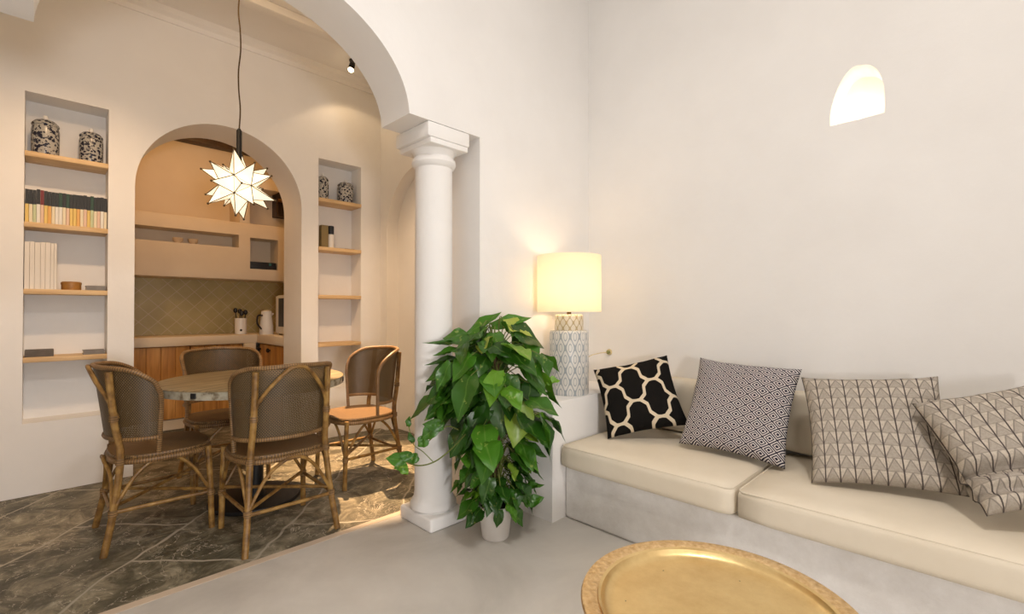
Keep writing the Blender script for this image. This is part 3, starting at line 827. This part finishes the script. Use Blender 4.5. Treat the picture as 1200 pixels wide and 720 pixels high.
ordn = ['first', 'second', 'third', 'fourth', 'fifth', 'sixth', 'seventh', 'eighth', 'ninth', 'tenth', 'eleventh', 'twelfth', 'thirteenth', 'fourteenth', 'fifteenth', 'sixteenth', 'seventeenth', 'eighteenth', 'nineteenth', 'twentieth', 'twenty-first', 'twenty-second', 'twenty-third', 'twenty-fourth']
def book(name, x0, x1, y0, y1, z0, h, cover, label, cat, group, band=None, cmat=None):
    root = empty(name, ((x0+x1)/2, (y0+y1)/2, z0), 0, label, cat, group)
    w, d = (x1-x0)/2, (y1-y0)/2; c = .0016
    MB().box((-w, -d, 0), (w, -d+.003, h), .001, 1).build('spine', cover, root)
    MB().box((-w, -d+.003, 0), (-w+c, d, h)).box((w-c, -d+.003, 0), (w, d, h)).build('cover', cover, root)
    MB().box((-w+c, -d+.003, .003), (w-c, d-.003, h-.003)).build('pages', 'page', root)
    if band:
        z, zz = band; MB().box((-w-.0003, -d-.0006, z), (w+.0003, -d+.02, zz)).build('spine_band', cmat, root)
    return root
cols = ['yellow', 'cream', 'pale_green', 'white', 'pink', 'yellow', 'orange', 'cream', 'white', 'white', 'cream', 'pink', 'yellow', 'yellow', 'orange', 'cream', 'pink', 'yellow', 'pale_green', 'cream', 'pink', 'white', 'cream']
x = NL[0]+.004; wv = (NL[1]-NL[0]-.008)/len(cols); rb = random.Random(8)
for i, c in enumerate(cols):
    h = .212+rb.uniform(-.004, .004); top = 'book_red' if i == 4 else ('book_green' if i in (9, 11, 18) else 'book_black')
    tn = {'book_red': 'dark red', 'book_green': 'dark green', 'book_black': 'black'}[top]
    wh = f'{ordn[i]} from the left' if i < 12 else (f'{ordn[len(cols)-1-i]} from the right' if i < len(cols)-1 else 'last at the right')
    book('paperback', x+.0006, x+wv-.0006, D0+.02+rb.uniform(0, .004), D0+.155, ZL[1], h, 'spine_'+c, f"{tn}-topped paperback with {c.replace('_', ' ')} lower spine, {wh} in its row", 'book', 'paperbacks on the left niche shelf', (h*.56, h+.0006), top)
    x += wv
x = NL[0]+.003; widths = [.024, .022, .026, .022, .024, .016, .014]
for i, w in enumerate(widths):
    h = .300+rb.uniform(-.003, .003) - (.004 if i > 4 else 0)
    ds = (f'white tall book in the left niche, {ordn[i]} from the left' if i < 6 else 'white tall book in the left niche, rightmost beside the wooden box')
    book('tall_book', x+.0005, x+w-.0005, D0+.005, D0+.185, ZL[2], h, 'paper_white', ds, 'book', 'tall white books on the niche shelf')
    x += w
x_ = .155
t = empty('round_box', (x_, 4.33, ZL[2]), 0, 'small round brown wooden box beside the tall white books', 'box')
MB().lathe([(0, 0), (.047, 0), (.05, .006), (.05, .036), (0, .036)], seg=32).build('box_body', 'box_wood', t)
MB().lathe([(0, .0362), (.052, .0362), (.052, .05), (.046, .056), (0, .058)], seg=32).build('lid', 'box_wood', t)
def flat_book(x0, x1, z, h, mat, label, dep=.14):
    root = empty('flat_book', ((x0+x1)/2, D0+.02+dep/2, z), 0, label, 'book'); w = (x1-x0)/2; d = dep/2
    MB().box((-w, -d, 0), (w, d, .003)).box((-w, -d, h-.003), (w, d, h)).box((-w, -d, .003), (w, -d+.003, h-.003)).build('cover', mat, root)
    MB().box((-w+.003, -d+.0035, .003), (w-.004, d-.004, h-.003)).build('pages', 'page', root)
flat_book(.226, .326, ZL[2], .032, 'grey_cloth', 'small grey book lying flat at the right end of the white-books shelf')
flat_book(-.06, .072, ZL[3], .042, 'dark_cloth', 'thick dark grey book lying flat at the left of the lowest shelf')
flat_book(.215, .325, ZL[3], .026, 'grey_cloth', 'thin grey book lying flat at the right of the lowest niche shelf')
t = empty('carton', (1.868, 4.34, ZR[1]), 0, 'narrow olive carton on the second shelf of the right niche', 'carton')
MB().box((-.032, -.03, 0), (.032, .03, .205), .002, 1).build('carton_body', 'olive_card', t)
MB().box((-.032, -.03, .2052), (.032, .03, .21), .001, 1).build('flap', 'olive_card', t)
t = empty('bottle', (1.935, 4.335, ZR[1]), 0, 'white bottle with a dark cap beside the olive carton', 'bottle')
MB().lathe([(0, 0), (.026, 0), (.028, .005), (.028, .125), (.02, .135), (0, .135)], seg=24).build('bottle_body', 'white_ceramic', t)
MB().lathe([(0, .1352), (.026, .1352), (.027, .205), (.024, .212), (0, .212)], seg=24).build('cap', 'navy', t)
t = empty('clothes_peg', (2.10, 4.30, ZR[1]), 0, 'small orange-brown wooden peg lying on the second right niche shelf', 'peg')
MB().box((-.05, -.006, 0), (.05, .006, .010), .002, 1).build('peg_wood', 'box_wood', t)

# ------------------------------------------------------------------ kitchen
o = MB().box((.3005, 5.57, .818), (1.675, KY-.0125, .908), .006, 2).build('countertop', 'cream_plaster'); tag(o, 'long white masonry countertop along the kitchen back wall', 'countertop')
o = MB().box((1.6755, 4.80, .818), (2.2995, KY-.0125, .908), .006, 2).build('countertop', 'cream_plaster'); tag(o, 'short white countertop to the right of the kitchen pillar', 'countertop')
o = MB().box((.3005, KY-.012, .9085), (2.2995, KY-.0005, 1.53)).build('trim_9', 'olive_tiles'); struct(o)
o = MB().box((1.545, 5.555, 0), (1.66, 5.64, .8175), .008, 2).build('trim_5', 'cream_plaster'); struct(o)
o = MB().box((.3005, 5.615, 0), (1.5445, 5.66, .105), .004, 1).build('trim_6', 'cream_plaster'); struct(o)

def cabinet(x0, x1, knob_x, label, n):
    root = empty('base_cabinet', ((x0+x1)/2, 5.60, .1055), 0, label, 'cabinet'); w = (x1-x0)/2
    H = .7118
    MB().box((-w, .02, 0), (w, .52, H), .002, 1).build('cabinet_body', 'cabinet_wood', root)
    b = MB()
    for k in range(n):
        a0 = -w+.003+k*(2*w-.006)/n; b.box((a0, 0, .004), (a0+(2*w-.006)/n-.002, .0195, H-.006), .002, 1)
    d = b.build('door', 'cabinet_wood', root)
    kx = knob_x-(x0+x1)/2
    rx_ = Matrix.Translation((kx, 0, .645)) @ Matrix.Rotation(PI/2, 4, 'X')
    xform_lathe(MB(), [(0, 0), (.010, 0), (.010, .010), (.022, .016), (.024, .026), (.014, .036), (0, .038)], rx_).build('knob', 'black_iron', d)
cabinet(.302, .60, .56, 'orange-brown wooden base cabinet at the left edge of the kitchen arch', 3)
cabinet(.602, 1.07, 1.03, 'orange-brown wooden base cabinet in the middle, its black knob at the right', 4)
cabinet(1.072, 1.543, 1.285, 'orange-brown wooden base cabinet just left of the white kitchen pillar', 4)
# cabinets under the right-hand counter, facing left
def side_cabinet(y0, y1, ky, label):
    root = empty('base_cabinet', (1.69, (y0+y1)/2, 0), 0, label, 'cabinet'); w = (y1-y0)/2
    MB().box((.02, -w, 0), (.58, w, .8175), .002, 1).build('cabinet_body', 'cabinet_wood', root)
    d = MB().box((0, -w+.003, .06), (.0195, w-.003, .808), .003, 1).build('door', 'cabinet_wood', root)
    m4 = Matrix.Translation((0, ky-(y0+y1)/2, .755)) @ Matrix.Rotation(-PI/2, 4, 'Y')
    xform_lathe(MB(), [(0, 0), (.010, 0), (.010, .010), (.022, .016), (.024, .026), (.014, .036), (0, .038)], m4).build('knob', 'black_iron', d)
side_cabinet(5.28, 5.535, 5.50, 'narrow wooden base cabinet directly right of the white kitchen pillar')
side_cabinet(4.81, 5.278, 5.215, 'wooden base cabinet at the right edge of the kitchen arch')

# masonry wall unit
UY = 5.75
wu = MB().box((.3005, UY, 1.505), (2.2995, KY-.0005, 2.13), .01, 2).build('wall_unit', 'cream_plaster')
carve(wu, [boxcut((.55, UY-.1, 1.852), (1.541, UY+.26, 1.992)), boxcut((1.652, UY-.1, 1.63), (1.945, UY+.26, 1.975))])
tag(wu, 'white masonry wall unit with open slots above the olive tiles', 'wall unit')
struct(MB().box((1.55, UY+.012, 2.1305), (1.653, KY-.001, 2.66), .008).build('trim_7', 'cream_plaster'))
struct(MB().box((1.6535, UY+.0, 2.535), (1.963, KY-.001, 2.665), .008).build('trim_8', 'cream_plaster'))
def glass(x, label):
    t = empty('glass_bowl', (x, UY+.06, 1.852), 0, label, 'bowl')
    MB().lathe([(0, 0), (.022, 0), (.024, .006), (.040, .022), (.046, .05), (.044, .05), (.037, .024), (.02, .010), (0, .009)], seg=24).build('bowl_body', 'clear_glass', t)
    MB().lathe([(.0440, .0502), (.0462, .0502), (.0468, .0525), (.0450, .0545), (.0436, .0525), (.0440, .0502)], seg=24).build('rim', 'clear_glass', t)
glass(1.0, 'small glass bowl in the wall unit slot, the left one of two'); glass(1.13, 'small glass bowl in the wall unit slot, the right one of two')
t = empty('navy_case', (1.795, UY+.10, 1.6305), 0, 'long dark navy case in the square opening of the wall unit', 'case')
MB().box((-.138, -.08, 0), (.138, .08, .06), .004).build('case_body', 'navy', t); MB().box((-.138, -.08, .0605), (.138, .08, .083), .004).build('lid', 'navy', t)
MB().box((.06, -.083, .045), (.085, -.0795, .075), .001, 1).build('latch', 'teal', t)
# crock with utensils
t = empty('utensil_crock', (1.565, 5.76, .9085), 0, 'white utensil crock with black spoons on the kitchen counter', 'crock')
MB().lathe([(0, 0), (.052, 0), (.056, .005), (.060, .175), (.054, .175), (.050, .012), (0, .012)], seg=32).build('crock_body', 'white_ceramic', t)
xform_lathe(MB(), [(0, 0), (.012, 0), (.012, .002), (0, .002)], Matrix.Translation((-.012, -.0565, .045)) @ Matrix.Rotation(PI/2, 4, 'X'), 16).build('motif', 'black_plastic', t)
for k, (dx, dy, tx_, ty_, hh) in enumerate(((-.05, 0, -.035, -.0, .25), (.0, .05, .00, .01, .24), (.05, -.0, .03, -.0, .23), (-.0, -.06, -.0, -.012, .22))):
    sp_ = empty('kitchen_spoon', (1.565+dx*.45, 5.76+dy*.45, .9215), 0, ['black ladle leaning left, tallest in the utensil crock', 'black spoon upright at the back of the utensil crock', 'dark spoon leaning right in the utensil crock', 'short black spoon at the front of the utensil crock'][k], 'spoon', 'spoons in the crock')
    b = MB(); b.tube([(0, 0, .001), (tx_*.8, ty_*.8, hh-.03)], .005, 6); b.build('handle', 'black_plastic', sp_)
    bm_ = MB(); bm_.lathe([(0, -.03), (.016, -.02), (.022, 0), (.016, .022), (0, .03)], (tx_*.85, ty_*.85, hh-.005), 14); bm_.build('spoon_bowl', 'black_plastic', sp_)
# kettle/jug
t = empty('coffee_pot', (1.745, 5.50, .9085), 0, 'white coffee pot with black handle to the right of the utensil crock', 'pot')
MB().lathe([(0, 0), (.066, 0), (.07, .008), (.066, .09), (.052, .20), (.052, .235), (0, .235)], seg=32).build('pot_body', 'white_ceramic', t)
MB().lathe([(0, .2355), (.053, .2355), (.05, .25), (.02, .262), (0, .264)], seg=32).build('lid', 'white_ceramic', t)
MB().tube(smooth_path([(-.045, -.02, .205), (-.10, -.045, .20), (-.105, -.05, .12), (-.06, -.03, .06)], 6), .009, 8).build('handle', 'black_plastic', t)
MB().tube([(.04, .02, .20), (.08, .035, .225)], [.016, .009], 10).build('spout', 'white_ceramic', t)
# small white oven standing on the right counter, door to the left
t = empty('mini_oven', (1.96, 5.15, .9085), 0, 'white countertop oven with dark glass front at the right end of the kitchen counter', 'oven')
MB().box((-.16, -.2, .01), (.22, .2, .42), .012).build('oven_body', 'white_paint', t)
d = MB().box((-.175, -.19, .02), (-.1605, .19, .41), .005).build('door', 'white_paint', t)
MB().box((-.178, -.15, .09), (-.1752, .10, .385), .001, 1).build('door_glass', 'black_plastic', d)
b = MB()
for sx_ in (-.13, .19):
    for sy_ in (-.17, .17): b.box((sx_-.012, sy_-.012, 0), (sx_+.012, sy_+.012, .0098))
b.build('feet', 'black_plastic', t)
# dark wooden wall box in the far kitchen corner
t = empty('wall_box', (2.10, KY-.0005, 2.30), 0, 'dark wooden wall box high in the far right kitchen corner', 'box')
b = MB(); b.box((-.09, -.14, 0), (.19, -.0005, .02)).box((-.09, -.14, .43), (.19, -.0005, .45)).box((-.09, -.14, .0205), (-.07, -.0005, .4295)).box((.17, -.14, .0205), (.19, -.0005, .4295)).box((-.0695, -.02, .0205), (.1695, -.0005, .4295)); b.build('box_frame', 'dark_wood', t)
MB().box((-.0695, -.13, .2), (.1695, -.0205, .215)).build('box_shelf', 'cabinet_wood', t)

# ------------------------------------------------------------------ lights
def light(kind, name, loc, energy, color, **kw):
    l = bpy.data.lights.new(name, kind); l.energy = energy; l.color = color
    for k, v in kw.items(): setattr(l, k, v)
    o = bpy.data.objects.new(name, l); col.objects.link(o); o.location = loc; return o
WARM = (1., .70, .40)
a = light('AREA', 'window_daylight', (-.13, -1.495, 1.05), 53, (1., .965, .955), shape='RECTANGLE', size=.40, size_y=.40); a.rotation_euler = (PI/2, 0, 0)
# unseen ceiling lamp, added to light the living room floor and seats
def added_ceiling_lamp(x, y, label, e):
    t = empty('added_ceiling_lamp', (x, y, HL), 0, label, 'lamp')
    MB().lathe([(0, -.03), (.20, -.03), (.22, -.02), (.22, 0), (0, 0)], seg=40).build('lamp_housing', 'white_paint', t)
    o = light('AREA', 'added_ceiling_light', (x, y, HL-.035), e, (1., .93, .87), shape='DISK', size=.4)
added_ceiling_lamp(.6, -.4, 'added unseen round ceiling lamp lighting the living room from above', 52)
light('POINT', 'table_lamp_light', (lx, ly, lz+.65), 3.9, (1., .66, .38), shadow_soft_size=.07)
light('POINT', 'star_light', (sx, sy, sz), 0.01, WARM, shadow_soft_size=.1)
sp = light('SPOT', 'spot_beam', (SXp-.035, SYp, HD-.12), 1400, (1., .64, .35), spot_size=math.radians(30), spot_blend=.3, shadow_soft_size=.025)
sp.rotation_euler = (Vector((1.62, 3.22, 0))-Vector(sp.location)).to_track_quat('-Z', 'Y').to_euler()
sp2 = light('SPOT', 'spot_spill', (SXp-.035, SYp, HD-.12), 4.5, WARM, spot_size=math.radians(128), spot_blend=.25, shadow_soft_size=.025)
sp2.rotation_euler = (0, math.radians(-13), 0)
t = empty('added_ceiling_lamp', (.85, 2.9, HD), 0, 'added unseen round fill lamp on the dining room ceiling, above the big arch', 'lamp')  # unseen lamp added as fill for the dining room
MB().lathe([(0, -.03), (.10, -.03), (.11, -.02), (.11, 0), (0, 0)], seg=40).build('lamp_housing', 'white_paint', t)
light('POINT', 'added_dining_light', (.85, 2.9, HD-.19), 7, (1., .68, .39), shadow_soft_size=.14)
def extra_spot(x, y, aim, e, size, label):  # added spotlights out of view, brightening the dining walls
    t = empty('ceiling_spotlight', (x, y, HD), 0, label, 'spotlight')
    MB().lathe([(0, -.012), (.035, -.012), (.038, 0), (0, 0)], seg=24).build('ceiling_plate', 'black_plastic', t)
    v = (Vector(aim)-Vector((x, y, HD-.05))); q = v.to_track_quat('Z', 'Y').to_matrix().to_4x4()
    m4 = Matrix.Translation((0, 0, -.042)) @ q
    xform_lathe(MB(), [(0, -.01), (.012, -.01), (.024, .0), (.026, .045), (.024, .05), (.0, .05)], m4).build('housing', 'black_plastic', t)
    xform_lathe(MB(), [(0, .0505), (.022, .0505), (.024, .062), (.014, .074), (0, .078)], m4).build('bulb', 'bulb_glow', t)
    l = light('SPOT', 'spot_beam', Vector((x, y, HD-.05))+v.normalized()*.10, e, (1., .66, .38), spot_size=math.radians(size), spot_blend=.9, shadow_soft_size=.05)
    l.rotation_euler = v.to_track_quat('-Z', 'Y').to_euler()
extra_spot(.2, 2.62, (.15, 4.25, .95), 104, 74, 'added unseen fill spotlight aimed at the book niche from above the big arch')
extra_spot(1.0, 2.62, (2.4, 3.55, .7), 170, 66, 'added unseen fill spotlight aimed at the right dining wall from above the arch')
light('POINT', 'kitchen_light', (1.15, 4.98, 2.86), 11, (1., .56, .22), shadow_soft_size=.12)
light('POINT', 'niche_glow', (B0+.10, .44, zc+.1), .48, (1., .86, .62), shadow_soft_size=.02)

w = bpy.data.worlds.new('World'); scene.world = w; w.use_nodes = True
w.node_tree.nodes['Background'].inputs[0].default_value = (.75, .82, .95, 1); w.node_tree.nodes['Background'].inputs[1].default_value = .6

# ------------------------------------------------------------------ camera and view
cam = bpy.data.cameras.new('camera'); cam.sensor_width = 36; cam.lens = 36*555/1200; cam.clip_start = .05
co = bpy.data.objects.new('camera', cam); col.objects.link(co); co.location = (0, 0, 1.16)
co.rotation_euler = (math.radians(90.5), 0, math.radians(-45)); scene.camera = co
vs = scene.view_settings; vs.view_transform = 'Standard'; vs.look = 'None'; vs.gamma = 1; vs.exposure = 0; vs.use_curve_mapping = False
scene.cycles.max_bounces = 8; scene.cycles.diffuse_bounces = 5; scene.cycles.transparent_max_bounces = 12
